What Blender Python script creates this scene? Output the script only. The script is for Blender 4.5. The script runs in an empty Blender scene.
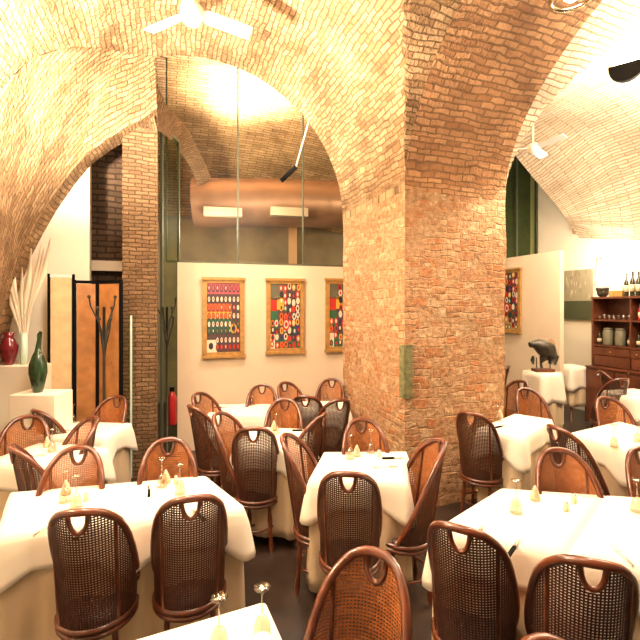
import bpy, math, random
from math import sin, cos, pi, radians, sqrt
from mathutils import Vector, noise
random.seed(7)
SC = bpy.context.scene
COL = SC.collection
H, F, HY = 1.85, 420.0, 307.0
TH = radians(20)
U = (cos(TH), sin(TH)); V = (-sin(TH), cos(TH))
def AB(a, b, z=0.0): return (a*U[0]+b*V[0], a*U[1]+b*V[1], z)
def P(px, py, Y): return ((px-320)/F*Y, Y, H-(py-HY)/F*Y)
def onb(px, b):            # ground point on the plane b = const along a pixel column
    k = (px-320)/F; Y = b/(k*V[0]+V[1]); return (k*Y, Y)
def ona(px, a):
    k = (px-320)/F; Y = a/(k*U[0]+U[1]); return (k*Y, Y)

# ------------------------------------------------------------------ materials
def mat(name, col, rough=.6, metal=0, spec=.5, bump=0, bscale=40, var=0, vscale=3, emit=None, coat=0):
    m = bpy.data.materials.new(name); m.use_nodes = True
    nt = m.node_tree; p = nt.nodes['Principled BSDF']
    p.inputs['Base Color'].default_value = (*col, 1); p.inputs['Roughness'].default_value = rough
    p.inputs['Metallic'].default_value = metal; p.inputs['Specular IOR Level'].default_value = spec
    p.inputs['Coat Weight'].default_value = coat
    tc = nt.nodes.new('ShaderNodeTexCoord')
    if var:
        n = nt.nodes.new('ShaderNodeTexNoise'); n.inputs['Scale'].default_value = vscale; n.inputs['Detail'].default_value = 4
        nt.links.new(tc.outputs['Object'], n.inputs['Vector'])
        r = nt.nodes.new('ShaderNodeValToRGB')
        r.color_ramp.elements[0].position = .3; r.color_ramp.elements[1].position = .7
        r.color_ramp.elements[0].color = (*[c*(1-var) for c in col], 1); r.color_ramp.elements[1].color = (*[min(1, c*(1+var)) for c in col], 1)
        nt.links.new(n.outputs['Fac'], r.inputs['Fac']); nt.links.new(r.outputs['Color'], p.inputs['Base Color'])
    if bump:
        n = nt.nodes.new('ShaderNodeTexNoise'); n.inputs['Scale'].default_value = bscale
        nt.links.new(tc.outputs['Object'], n.inputs['Vector'])
        b = nt.nodes.new('ShaderNodeBump'); b.inputs['Strength'].default_value = bump; b.inputs['Distance'].default_value = .02
        nt.links.new(n.outputs['Fac'], b.inputs['Height']); nt.links.new(b.outputs['Normal'], p.inputs['Normal'])
    if emit:
        p.inputs['Emission Color'].default_value = (*emit[0], 1); p.inputs['Emission Strength'].default_value = emit[1]
    return m

def brick_mat(name, c1, c2, mortar, bw=.16, rh=.062, ms=.012, distort=.02, patch=None, patchy=.5, bump=.6, squash=1.0):
    m = bpy.data.materials.new(name); m.use_nodes = True
    nt = m.node_tree; N = nt.nodes; L = nt.links; p = N['Principled BSDF']
    p.inputs['Roughness'].default_value = .85; p.inputs['Specular IOR Level'].default_value = .2
    uv = N.new('ShaderNodeUVMap'); uv.uv_map = 'UVMap'
    nz = N.new('ShaderNodeTexNoise'); nz.inputs['Scale'].default_value = 5; nz.inputs['Detail'].default_value = 3
    L.new(uv.outputs['UV'], nz.inputs['Vector'])
    sub = N.new('ShaderNodeVectorMath'); sub.operation = 'SUBTRACT'; sub.inputs[1].default_value = (.5, .5, .5)
    L.new(nz.outputs['Color'], sub.inputs[0])
    sc = N.new('ShaderNodeVectorMath'); sc.operation = 'SCALE'; sc.inputs['Scale'].default_value = distort*2
    L.new(sub.outputs[0], sc.inputs[0])
    ad = N.new('ShaderNodeVectorMath'); ad.operation = 'ADD'
    L.new(uv.outputs['UV'], ad.inputs[0]); L.new(sc.outputs[0], ad.inputs[1])
    b = N.new('ShaderNodeTexBrick'); b.inputs['Scale'].default_value = 1
    b.inputs['Brick Width'].default_value = bw; b.inputs['Row Height'].default_value = rh
    b.inputs['Mortar Size'].default_value = ms; b.inputs['Mortar Smooth'].default_value = .4
    b.inputs['Bias'].default_value = 0; b.squash = squash; b.squash_frequency = 3
    b.inputs['Color1'].default_value = (*c1, 1); b.inputs['Color2'].default_value = (*c2, 1); b.inputs['Mortar'].default_value = (*mortar, 1)
    L.new(ad.outputs[0], b.inputs['Vector'])
    col = b.outputs['Color']
    n2 = N.new('ShaderNodeTexNoise'); n2.inputs['Scale'].default_value = 1.6; n2.inputs['Detail'].default_value = 8; n2.inputs['Roughness'].default_value = .65
    L.new(uv.outputs['UV'], n2.inputs['Vector'])
    r2 = N.new('ShaderNodeValToRGB'); r2.color_ramp.elements[0].position = .3; r2.color_ramp.elements[1].position = .72
    r2.color_ramp.elements[0].color = (.34, .29, .25, 1); r2.color_ramp.elements[1].color = (1.25, 1.2, 1.12, 1)
    L.new(n2.outputs['Fac'], r2.inputs['Fac'])
    mx = N.new('ShaderNodeMixRGB'); mx.blend_type = 'MULTIPLY'; mx.inputs['Fac'].default_value = patchy
    L.new(col, mx.inputs['Color1']); L.new(r2.outputs['Color'], mx.inputs['Color2']); col = mx.outputs['Color']
    n3 = N.new('ShaderNodeTexNoise'); n3.inputs['Scale'].default_value = 30; n3.inputs['Detail'].default_value = 4
    L.new(uv.outputs['UV'], n3.inputs['Vector'])
    if patch:
        n4 = N.new('ShaderNodeTexNoise'); n4.inputs['Scale'].default_value = 9; n4.inputs['Detail'].default_value = 5
        L.new(uv.outputs['UV'], n4.inputs['Vector'])
        r4 = N.new('ShaderNodeValToRGB'); r4.color_ramp.elements[0].position = .52; r4.color_ramp.elements[1].position = .62
        L.new(n4.outputs['Fac'], r4.inputs['Fac'])
        m4 = N.new('ShaderNodeMixRGB'); L.new(r4.outputs['Color'], m4.inputs['Fac'])
        L.new(col, m4.inputs['Color1']); m4.inputs['Color2'].default_value = (*patch, 1); col = m4.outputs['Color']
    L.new(col, p.inputs['Base Color'])
    ma = N.new('ShaderNodeMath'); ma.operation = 'MULTIPLY_ADD'; ma.inputs[1].default_value = -.8
    L.new(b.outputs['Fac'], ma.inputs[0]); L.new(n3.outputs['Fac'], ma.inputs[2])
    bp = N.new('ShaderNodeBump'); bp.inputs['Strength'].default_value = bump; bp.inputs['Distance'].default_value = .03
    L.new(ma.outputs[0], bp.inputs['Height']); L.new(bp.outputs['Normal'], p.inputs['Normal'])
    return m

def rubble_mat(name):
    m = bpy.data.materials.new(name); m.use_nodes = True
    nt = m.node_tree; N = nt.nodes; L = nt.links; p = N['Principled BSDF']
    p.inputs['Roughness'].default_value = .9; p.inputs['Specular IOR Level'].default_value = .15
    uv = N.new('ShaderNodeUVMap'); uv.uv_map = 'UVMap'
    nz = N.new('ShaderNodeTexNoise'); nz.inputs['Scale'].default_value = 7; nz.inputs['Detail'].default_value = 4
    L.new(uv.outputs['UV'], nz.inputs['Vector'])
    sub = N.new('ShaderNodeVectorMath'); sub.operation = 'SUBTRACT'; sub.inputs[1].default_value = (.5, .5, .5); L.new(nz.outputs['Color'], sub.inputs[0])
    sc = N.new('ShaderNodeVectorMath'); sc.operation = 'SCALE'; sc.inputs['Scale'].default_value = .07; L.new(sub.outputs[0], sc.inputs[0])
    ad = N.new('ShaderNodeVectorMath'); ad.operation = 'ADD'; L.new(uv.outputs['UV'], ad.inputs[0]); L.new(sc.outputs[0], ad.inputs[1])
    def brk(w, h, off):
        q = N.new('ShaderNodeTexBrick'); q.inputs['Scale'].default_value = 1; q.inputs['Brick Width'].default_value = w; q.inputs['Row Height'].default_value = h
        q.inputs['Mortar Size'].default_value = .009; q.inputs['Mortar Smooth'].default_value = .9; q.offset = off; q.squash = .7; q.squash_frequency = 3
        q.inputs['Color1'].default_value = (0, 0, 0, 1); q.inputs['Color2'].default_value = (1, 1, 1, 1); q.inputs['Mortar'].default_value = (.5, .5, .5, 1)
        L.new(ad.outputs[0], q.inputs['Vector']); return q
    b1 = brk(.15, .092, .45); b2 = brk(.13, .058, .5)
    nm = N.new('ShaderNodeTexNoise'); nm.inputs['Scale'].default_value = 2.2; L.new(uv.outputs['UV'], nm.inputs['Vector'])
    gm = N.new('ShaderNodeMath'); gm.operation = 'GREATER_THAN'; gm.inputs[1].default_value = .5; L.new(nm.outputs['Fac'], gm.inputs[0])
    mA = N.new('ShaderNodeMixRGB'); L.new(gm.outputs[0], mA.inputs['Fac']); L.new(b1.outputs['Color'], mA.inputs['Color1']); L.new(b2.outputs['Color'], mA.inputs['Color2'])
    mB = N.new('ShaderNodeMixRGB'); L.new(gm.outputs[0], mB.inputs['Fac']); L.new(b1.outputs['Fac'], mB.inputs['Color1']); L.new(b2.outputs['Fac'], mB.inputs['Color2'])
    r = N.new('ShaderNodeValToRGB'); e = r.color_ramp; e.interpolation = 'LINEAR'
    e.elements[0].position = 0; e.elements[0].color = (.38, .22, .12, 1); e.elements[1].position = 1; e.elements[1].color = (.60, .44, .28, 1)
    for po, co_ in ((.2, (.50, .22, .10, 1)), (.35, (.44, .27, .15, 1)), (.55, (.52, .34, .20, 1)), (.75, (.46, .25, .13, 1)), (.9, (.56, .40, .25, 1))):
        q = e.elements.new(po); q.color = co_
    L.new(mA.outputs[0], r.inputs['Fac'])
    n2 = N.new('ShaderNodeTexNoise'); n2.inputs['Scale'].default_value = 22; n2.inputs['Detail'].default_value = 6; L.new(uv.outputs['UV'], n2.inputs['Vector'])
    r2 = N.new('ShaderNodeValToRGB'); r2.color_ramp.elements[0].position = .3; r2.color_ramp.elements[1].position = .7
    r2.color_ramp.elements[0].color = (.60, .52, .45, 1); r2.color_ramp.elements[1].color = (1.15, 1.1, 1.05, 1); L.new(n2.outputs['Fac'], r2.inputs['Fac'])
    mx = N.new('ShaderNodeMixRGB'); mx.blend_type = 'MULTIPLY'; mx.inputs['Fac'].default_value = .9; L.new(r.outputs['Color'], mx.inputs['Color1']); L.new(r2.outputs['Color'], mx.inputs['Color2'])
    # lime render smeared over parts of the wall, and around the stones
    n5 = N.new('ShaderNodeTexNoise'); n5.inputs['Scale'].default_value = 3.2; n5.inputs['Detail'].default_value = 7; n5.inputs['Roughness'].default_value = .7; L.new(uv.outputs['UV'], n5.inputs['Vector'])
    th = N.new('ShaderNodeMath'); th.operation = 'MULTIPLY_ADD'; th.use_clamp = True; th.inputs[1].default_value = 7; th.inputs[2].default_value = -3.4; L.new(n5.outputs['Fac'], th.inputs[0])
    mh = N.new('ShaderNodeMath'); mh.operation = 'MULTIPLY'; mh.inputs[1].default_value = .8; L.new(mB.outputs[0], mh.inputs[0])
    ms_ = N.new('ShaderNodeMath'); ms_.operation = 'MAXIMUM'; L.new(th.outputs[0], ms_.inputs[0]); L.new(mh.outputs[0], ms_.inputs[1])
    m5 = N.new('ShaderNodeMixRGB'); L.new(ms_.outputs[0], m5.inputs['Fac']); L.new(mx.outputs['Color'], m5.inputs['Color1'])
    mc = N.new('ShaderNodeMixRGB'); mc.blend_type = 'MULTIPLY'; mc.inputs['Fac'].default_value = .9; mc.inputs['Color1'].default_value = (.44, .29, .165, 1); L.new(r2.outputs['Color'], mc.inputs['Color2'])
    L.new(mc.outputs['Color'], m5.inputs['Color2']); L.new(m5.outputs['Color'], p.inputs['Base Color'])
    hh = N.new('ShaderNodeMath'); hh.operation = 'MULTIPLY_ADD'; hh.inputs[1].default_value = -.7; L.new(ms_.outputs[0], hh.inputs[0]); L.new(n2.outputs['Fac'], hh.inputs[2])
    bp = N.new('ShaderNodeBump'); bp.inputs['Strength'].default_value = .7; bp.inputs['Distance'].default_value = .03
    L.new(hh.outputs[0], bp.inputs['Height']); L.new(bp.outputs['Normal'], p.inputs['Normal'])
    return m

def glass_mat(name, tint, clear=.8, rough=.02):
    m = bpy.data.materials.new(name); m.use_nodes = True
    nt = m.node_tree; N = nt.nodes; N.clear()
    o = N.new('ShaderNodeOutputMaterial'); t = N.new('ShaderNodeBsdfTransparent'); g = N.new('ShaderNodeBsdfGlossy')
    t.inputs['Color'].default_value = (*tint, 1); g.inputs['Roughness'].default_value = rough
    mx = N.new('ShaderNodeMixShader'); mx.inputs['Fac'].default_value = 1-clear
    nt.links.new(t.outputs[0], mx.inputs[1]); nt.links.new(g.outputs[0], mx.inputs[2]); nt.links.new(mx.outputs[0], o.inputs['Surface'])
    return m

def attr_mat(name, rough=.5):
    m = bpy.data.materials.new(name); m.use_nodes = True
    p = m.node_tree.nodes['Principled BSDF']; p.inputs['Roughness'].default_value = rough
    a = m.node_tree.nodes.new('ShaderNodeVertexColor'); a.layer_name = 'Col'
    m.node_tree.links.new(a.outputs['Color'], p.inputs['Base Color'])
    return m

M = {}
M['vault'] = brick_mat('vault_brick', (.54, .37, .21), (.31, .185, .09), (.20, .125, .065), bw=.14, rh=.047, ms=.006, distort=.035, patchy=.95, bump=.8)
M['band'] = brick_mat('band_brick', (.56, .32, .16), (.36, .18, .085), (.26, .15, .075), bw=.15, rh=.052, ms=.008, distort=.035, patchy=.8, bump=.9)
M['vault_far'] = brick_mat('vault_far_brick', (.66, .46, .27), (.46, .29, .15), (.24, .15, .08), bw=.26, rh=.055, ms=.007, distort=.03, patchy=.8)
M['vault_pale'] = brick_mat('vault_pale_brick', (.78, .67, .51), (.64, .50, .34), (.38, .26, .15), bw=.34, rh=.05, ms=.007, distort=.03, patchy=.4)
M['pillar'] = rubble_mat('pillar_masonry')
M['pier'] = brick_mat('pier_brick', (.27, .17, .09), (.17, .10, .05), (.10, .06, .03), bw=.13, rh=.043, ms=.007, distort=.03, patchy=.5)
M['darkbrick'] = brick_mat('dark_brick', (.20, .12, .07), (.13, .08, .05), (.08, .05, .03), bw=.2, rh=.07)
M['plaster'] = mat('cream_plaster', (.82, .67, .48), .8, bump=.08, bscale=15, var=.03)
M['white_wall'] = mat('white_plaster', (.90, .82, .66), .8, bump=.06, bscale=12, var=.02)
M['grey_wall'] = mat('grey_green_plaster', (.30, .25, .16), .8, var=.3, vscale=1.5)
M['green_wall'] = mat('green_render', (.09, .105, .055), .8, var=.25, vscale=4)
M['floor'] = mat('dark_floor', (.035, .022, .016), .35, var=.4, vscale=5)
M['rattan'] = mat('varnished_rattan', (.115, .028, .009), .28, spec=.6, var=.4, vscale=14, coat=.4)
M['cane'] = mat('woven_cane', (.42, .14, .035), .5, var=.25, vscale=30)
M['cane_shade'] = mat('cane_painted_shade', (.050, .017, .008), .4, var=.3, vscale=30)  # same cane, with the shade on the chair backs put into its colour
M['leather'] = mat('seat_cushion', (.05, .02, .015), .5)
M['cloth'] = mat('white_linen', (.83, .77, .65), .85, bump=.12, bscale=9)
M['napkin'] = mat('folded_napkin', (.74, .55, .36), .8, var=.35, vscale=25)
M['cloth2'] = mat('cream_linen', (.60, .47, .31), .85, bump=.15, bscale=9)
M['wood_dark'] = mat('dark_wood', (.13, .04, .018), .4, var=.3, vscale=8)
M['wood_org'] = mat('orange_wood', (.46, .20, .06), .45, var=.25, vscale=9)
M['wood_pale'] = mat('pale_wood', (.80, .58, .32), .45, var=.12, vscale=9)
M['gold'] = mat('gilt_wood', (.52, .29, .085), .4, metal=.2, var=.2, vscale=20)
M['black'] = mat('black_plastic', (.004, .004, .004), .8, spec=.1)
M['iron'] = mat('black_iron', (.05, .045, .035), .5, metal=.5)
M['frame_green'] = mat('painted_steel', (.10, .11, .07), .5, metal=.2)
M['glass'] = glass_mat('partition_glass', (.95, .94, .88), .99, .5)
M['glass_green'] = glass_mat('green_glass', (.80, .84, .70), .985, .5)
M['glass_edge'] = mat('glass_edge', (.55, .72, .60), .2)
M['tableglass'] = glass_mat('table_glass', (.86, .80, .70), .80, .08)
M['copper'] = mat('bronze_duct', (.24, .125, .07), .40, metal=.4, var=.2, vscale=2)
M['white'] = mat('white_enamel', (.88, .86, .80), .35)
M['steel'] = mat('cutlery_steel', (.75, .70, .62), .25, metal=.9)
M['chrome'] = mat('chrome', (.75, .66, .5), .15, metal=1)
M['red_glaze'] = mat('red_glaze', (.16, .008, .015), .2, var=.5, vscale=20, coat=.5)
M['green_glaze'] = mat('green_glaze', (.018, .05, .018), .2, var=.5, vscale=12, coat=.5)
M['pampas'] = mat('dried_grass', (.90, .80, .60), .9)
M['bronze'] = mat('dark_bronze', (.06, .05, .035), .4, metal=.3, var=.4, vscale=20)
M['red'] = mat('red_enamel', (.45, .02, .02), .35)
M['bottle'] = mat('bottle_glass', (.03, .03, .012), .15, coat=.6)
M['label_paper'] = mat('label_paper', (.80, .66, .42), .7)
M['jar'] = mat('grey_jar', (.17, .155, .10), .5)
M['vent'] = mat('vent_panel', (.30, .24, .16), .6)
M['art'] = attr_mat('printed_art')
M['patina'] = mat('mottled_green_metal', (.16, .15, .06), .6, var=.5, vscale=25)
M['trim'] = mat('terracotta_trim', (.50, .30, .14), .7)
M['bulb'] = mat('lit_bulb', (1, .9, .7), .5, emit=((1, .85, .6), 12))

# ------------------------------------------------------------------ mesh helpers
class MB:
    def __init__(s): s.dark = []; s.v = []; s.f = []; s.uv = []; s.c = []; s.smooth = []
    def face(s, idx, uv=None, col=None, sm=False):
        s.f.append(idx); s.uv.append(uv); s.c.append(col); s.smooth.append(sm)
    def box(s, c, d, rot=0, col=None):
        b = len(s.v); cr, sr = cos(rot), sin(rot)
        for x in (-1, 1):
            for y in (-1, 1):
                for z in (-1, 1):
                    X = x*d[0]/2; Y = y*d[1]/2
                    s.v.append((c[0]+X*cr-Y*sr, c[1]+X*sr+Y*cr, c[2]+z*d[2]/2))
        for q in ((0,1,3,2), (4,6,7,5), (0,4,5,1), (2,3,7,6), (0,2,6,4), (1,5,7,3)): s.face([b+i for i in q], col=col)
        return s
    def tube(s, pts, r, n=8, cap=True, flat=None, closed=False):
        pts = [Vector(p) for p in pts]; m = len(pts)
        rs = r if isinstance(r, (list, tuple)) else [r]*m
        b = len(s.v); up = None
        for i, p in enumerate(pts):
            if closed: t = (pts[(i+1) % m]-pts[i-1]).normalized()
            else: t = (pts[min(i+1, m-1)]-pts[max(i-1, 0)]).normalized()
            if up is None: up = Vector((0, 0, 1)) if abs(t.z) < .9 else Vector((0, 1, 0))
            sd = t.cross(up).normalized(); up = sd.cross(t).normalized()
            for k in range(n):
                a = 2*pi*k/n
                s.v.append(tuple(p+sd*cos(a)*rs[i]+up*sin(a)*rs[i]))
        for i in range(m if closed else m-1):
            j = (i+1) % m
            for k in range(n):
                s.face([b+i*n+k, b+i*n+(k+1) % n, b+j*n+(k+1) % n, b+j*n+k], sm=True)
        if cap and not closed:
            s.face([b+k for k in range(n)]); s.face([b+(m-1)*n+k for k in range(n-1, -1, -1)])
        return s
    def lathe(s, prof, c=(0, 0, 0), n=16, axis=None):
        b = len(s.v)
        for (r, z) in prof:
            for k in range(n):
                a = 2*pi*k/n; s.v.append((c[0]+r*cos(a), c[1]+r*sin(a), c[2]+z))
        for i in range(len(prof)-1):
            for k in range(n):
                s.face([b+i*n+k, b+i*n+(k+1) % n, b+(i+1)*n+(k+1) % n, b+(i+1)*n+k], sm=True)
        s.face([b+k for k in range(n-1, -1, -1)]); s.face([b+(len(prof)-1)*n+k for k in range(n)])
        return s
    def grid(s, rows, uvrows=None, sm=True, col=None):
        b = len(s.v); nr = len(rows); nc = len(rows[0])
        for r in rows: s.v.extend([tuple(p) for p in r])
        for i in range(nr-1):
            for j in range(nc-1):
                idx = [b+i*nc+j, b+i*nc+j+1, b+(i+1)*nc+j+1, b+(i+1)*nc+j]
                uv = [uvrows[i][j], uvrows[i][j+1], uvrows[i+1][j+1], uvrows[i+1][j]] if uvrows else None
                s.face(idx, uv=uv, sm=sm, col=col)
        return s
    def build(s, name, m, parent=None, loc=None):
        me = bpy.data.meshes.new(name); me.from_pydata(s.v, [], s.f)
        if any(u for u in s.uv):
            l = me.uv_layers.new(name='UVMap')
            for p, u in zip(me.polygons, s.uv):
                if u:
                    for k, li in enumerate(p.loop_indices): l.data[li].uv = u[k]
        if any(c for c in s.c):
            l = me.color_attributes.new('Col', 'FLOAT_COLOR', 'CORNER')
            for p, c in zip(me.polygons, s.c):
                for li in p.loop_indices: l.data[li].color = (*(c or (1, 1, 1)), 1)
        for p, q in zip(me.polygons, s.smooth): p.use_smooth = q
        me.materials.append(M[m] if isinstance(m, str) else m)
        o = bpy.data.objects.new(name, me); COL.objects.link(o)
        if parent: o.parent = parent
        if loc: o.location = loc
        return o

def tag(o, label=None, cat=None, group=None, kind=None):
    if label: o['label'] = label
    if cat: o['category'] = cat
    if group: o['group'] = group
    if kind: o['kind'] = kind
    return o
def thing(name, label, cat, loc=(0, 0, 0), rot=0, group=None):
    o = bpy.data.objects.new(name, None); COL.objects.link(o); o.empty_display_size = .1
    o.location = loc; o.rotation_euler = (0, 0, rot); return tag(o, label, cat, group)
KIDS = {}
def kids(o): return [c for c in COL.objects if c.parent == o]
def copy_tree(o, parent=None):
    c = o.copy(); COL.objects.link(c)
    if parent: c.parent = parent
    for k in kids(o): copy_tree(k, c)
    return c
def struct(o): o['kind'] = 'structure'; return o

# ------------------------------------------------------------------ vaulted ceiling
def circ(t): return sqrt(max(0, 1-t*t))
def zA(a): return 2.9+1.65*circ((a-.4)/1.61)
def zA2(a): return 2.9+1.78*circ((a-4.95)/1.8)
def zB(b): return 2.9+1.65*circ((b-.76)/2.53)
def arc_table(fn, lo, hi, n=400):
    t = [0]; prev = fn(lo)
    for i in range(1, n+1):
        z = fn(lo+(hi-lo)*i/n); t.append(t[-1]+sqrt(((hi-lo)/n)**2+(z-prev)**2)); prev = z
    return lambda x: t[min(n, max(0, int(round((x-lo)/(hi-lo)*n))))]
sA = arc_table(zA, -1.7, 2.01); sA2 = arc_table(zA2, 3.15, 7.1); sB = arc_table(zB, -1.9, 3.29)
def steps(lo, hi, d, dense=()):
    n = max(2, int(round((hi-lo)/d))); r = [lo+(hi-lo)*i/n for i in range(n+1)]
    for (c, w) in dense:                       # extra samples where the arch springs steeply
        for k in range(1, 9): r.append(c+w*(k/9.0)**2)
    return sorted(set(x for x in r if lo <= x <= hi))
G2 = [(-1.6, 3.45), (-1.21, 3.60), (-1.13, 3.66), (-.98, 3.78), (-.66, 4.18), (-.45, 4.45), (-.19, 4.68), (-.1, 4.71)]
def interp(tb, x):
    if x <= tb[0][0]: return tb[0][1]
    for (x0, y0), (x1, y1) in zip(tb, tb[1:]):
        if x <= x1: return y0+(y1-y0)*(x-x0)/(x1-x0)
    return tb[-1][1]

vm = MB()
def heightfield(avals, bfun, nb, zf, uvf):
    rows = []; par = []
    for a in avals:
        b0, b1 = bfun(a); r = []; q = []
        for j in range(nb+1):
            t = j/nb; t = 1-(1-t)**1.5
            b = b0+(b1-b0)*t; r.append(AB(a, b, zf(a, b))); q.append((a, b))
        rows.append(r); par.append(q)
    base = len(vm.v); nc = nb+1
    for r in rows: vm.v.extend(r)
    for i in range(len(rows)-1):
        for j in range(nb):
            ids = [base+i*nc+j, base+i*nc+j+1, base+(i+1)*nc+j+1, base+(i+1)*nc+j]
            pr = [par[i][j], par[i][j+1], par[i+1][j+1], par[i+1][j]]
            ca = sum(p[0] for p in pr)/4; cb = sum(p[1] for p in pr)/4
            f = uvf(ca, cb); vm.face(ids, uv=[f(*p) for p in pr], sm=False)
aL = steps(-1.6, 2.01, .06, [(2.01, -.14), (-1.21, .14)])
za_l = lambda a, b: max(zA(a), zB(b))
heightfield(aL, lambda a: (-1.7, min(3.29, interp(G2, a))), 70, za_l,
            lambda a, b: (lambda x, y: (y, sA(x))) if zA(a) >= zB(b) else (lambda x, y: (x, sB(y))))
# deep band of the arch over the pillar's left face
ab_ = [a for a in aL if a >= -1.13]
heightfield(ab_, lambda a: (min(3.29, interp(G2, a)-.001), 4.71 if a > -.1 else interp(G2, a)), 20, lambda a, b: zA(a), lambda a, b: (lambda x, y: (y, sA(x))))
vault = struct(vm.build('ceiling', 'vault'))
# band that rises from the pillar's right face toward the camera, then the right bay
vm = MB()
heightfield(steps(2.01, 3.15, .08), lambda a: (-1.7, 3.29), 70, lambda a, b: zB(b), lambda a, b: (lambda x, y: (x, sB(y))))
vault = struct(vm.build('ceiling', 'band'))
vm = MB()
aR = steps(3.15, 7.05, .07, [(3.15, .14), (6.75, -.14)])
heightfield(aR, lambda a: (-1.7, 3.29), 70, lambda a, b: max(zA2(a), zB(b)),
            lambda a, b: (lambda x, y: (y, sA2(x))) if zA2(a) >= zB(b) else (lambda x, y: (x, sB(y))))
def zR(a, b):
    e = interp([(3.15, 9), (5.2, 4.68), (5.51, 4.41), (5.95, 4.04), (6.53, 3.57), (6.84, 3.25), (7.1, 3.0)], a)
    t = min(1, max(0, (b-4.5)/1.03)); return zA2(a)*(1-t)+min(e, max(zA2(a), 3.2) if a < 6 else e)*t
heightfield(aR, lambda a: (3.29, 5.53), 24, zR, lambda a, b: (lambda x, y: (y, sA2(x))))
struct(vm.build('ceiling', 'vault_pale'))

# left web: from the barrel's groin down to the wall arch
Lc = [(-.10, 3.95), (-.22, 3.82), (-.406, 3.69), (-.58, 3.55), (-.763, 3.37), (-.92, 3.14), (-1.08, 2.865), (-1.20, 2.62), (-1.306, 2.375), (-1.42, 2.0), (-1.5, 1.6), (-1.55, 1.1)]
Gc = [-.12, -.25, -.4, -.52, -.66, -.82, -.98, -1.1, -1.19]
Gp = [(a, interp(G2, a), zA(a)) for a in Gc]+[(-1.22, 3.58, 2.3), (-1.23, 3.56, 1.6), (-1.24, 3.54, .8)]
rows = []; uvr = []; s = 0
for k, ((la, lz), (ga, gb, gz)) in enumerate(zip(Lc, Gp)):
    p0 = Vector(AB(la, 4.75, lz)); p1 = Vector(AB(ga, gb, gz)); r = []; uq = []
    if k: s += ((p0-q0).length+(p1-q1).length)/2
    for j in range(9):
        t = j/8; p = p0.lerp(p1, t); bulge = .10*sin(pi*t); r.append((p.x, p.y, p.z+bulge*(.5 if k > 2 else .2)))
        uq.append((s, t*(p1-p0).length))
    rows.append(r); uvr.append(uq); q0, q1 = p0, p1
lw = MB().grid(rows, uvr, sm=True)
# arch ring thickness over the white wall
ring = []; ru = []; s = 0
for k, (la, lz) in enumerate(Lc):
    if k: s += .25
    ring.append([AB(la, 4.75, lz), AB(la, 5.06, lz)]); ru.append([(0, s), (.31, s)])
lw.grid(ring, ru)
struct(lw.build('ceiling', 'vault'))

# far bay: diagonal rib above the pier and the lit vault behind it
E1 = [(148, 62, 4.42), (165, 103, 5.0), (189, 130, 5.7), (206, 165, 6.4), (218, 196, 7.0)]
E2 = [(140, 128, 4.48), (158, 130, 4.6), (172, 141, 5.3), (190, 166, 6.1), (202, 196, 6.8)]
rows = []; uvr = []; s = 0
for k in range(len(E1)):
    p0 = Vector(P(*E1[k])); p1 = Vector(P(*E2[k]))
    if k: s += ((p0-q0).length+(p1-q1).length)/2
    rows.append([p0.lerp(p1, t/6) for t in range(7)]); uvr.append([(t/6*(p1-p0).length, s) for t in range(7)]); q0, q1 = p0, p1
fb = MB().grid(rows, uvr)
p_fan = [[Vector(P(148, 62, 4.42)), Vector(P(150, 100, 4.45)), Vector(P(158, 132, 4.6))], [Vector(P(138, 62, 4.38)), Vector(P(140, 95, 4.42)), Vector(P(140, 130, 4.5))], [Vector(P(120, 60, 4.33)), Vector(P(122, 95, 4.36)), Vector(P(124, 132, 4.45))]]
fb.grid(p_fan, [[(j*.15, i*.3) for j in range(3)] for i in range(3)])
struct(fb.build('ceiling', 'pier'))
rows = []; uvr = []
def zF(b): return 3.1+1.95*circ((b-5.6)/3.1)
sF = arc_table(zF, 4.6, 8.7)
for b in steps(4.712, 8.6, .15):
    rows.append([AB(a, b, zF(b)+.25*(1-((a-1.2)/3)**2)-.2) for a in steps(-2.6, 4.6, .3)]); uvr.append([(a, sF(b)) for a in steps(-2.6, 4.6, .3)])
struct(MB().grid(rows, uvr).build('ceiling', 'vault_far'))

# ------------------------------------------------------------------ walls, floor
def wall(name, p0, p1, z0, z1, th, m, uv=True):
    d = Vector((p1[0]-p0[0], p1[1]-p0[1], 0)); n = Vector((-d.y, d.x, 0)).normalized()*th
    mb = MB(); L = d.length
    q = [(p0[0], p0[1]), (p1[0], p1[1]), (p1[0]+n.x, p1[1]+n.y), (p0[0]+n.x, p0[1]+n.y)]
    for (x, y) in q: mb.v.append((x, y, z0))
    for (x, y) in q: mb.v.append((x, y, z1))
    mb.face([0, 1, 5, 4], uv=[(0, z0), (L, z0), (L, z1), (0, z1)])
    mb.face([1, 2, 6, 5], uv=[(0, z0), (abs(th), z0), (abs(th), z1), (0, z1)])
    mb.face([2, 3, 7, 6], uv=[(0, z0), (L, z0), (L, z1), (0, z1)])
    mb.face([3, 0, 4, 7], uv=[(0, z0), (abs(th), z0), (abs(th), z1), (0, z1)])
    mb.face([4, 5, 6, 7], uv=[(0, 0), (L, 0), (L, th), (0, th)]); mb.face([3, 2, 1, 0], uv=[(0, 0), (L, 0), (L, th), (0, th)])
    return mb.build(name, m)
fl = MB(); c = [AB(-3.6, -2.0), AB(7.2, -2.0), AB(7.2, 9.2), AB(-3.6, 9.2)]
fl.v = [*c, *[(x, y, -.1) for x, y, z in c]]
fl.face([0, 1, 2, 3]); fl.face([4, 7, 6, 5])
for i in range(4): fl.face([i, i+4, (i+1) % 4+4, (i+1) % 4])
struct(fl.build('floor', 'floor'))
struct(wall('wall_left', AB(-1.62, 4.6), AB(-1.62, -1.7), 0, 5.2, -.1, 'white_wall'))
struct(wall('wall_back_left', AB(-2.6, 5.06), AB(-.78, 5.06), 0, 4.2, .12, 'white_wall'))
struct(wall('wall_right', AB(7.0, -1.7), AB(7.0, 8.8), 0, 5.2, -.1, 'white_wall'))
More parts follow.
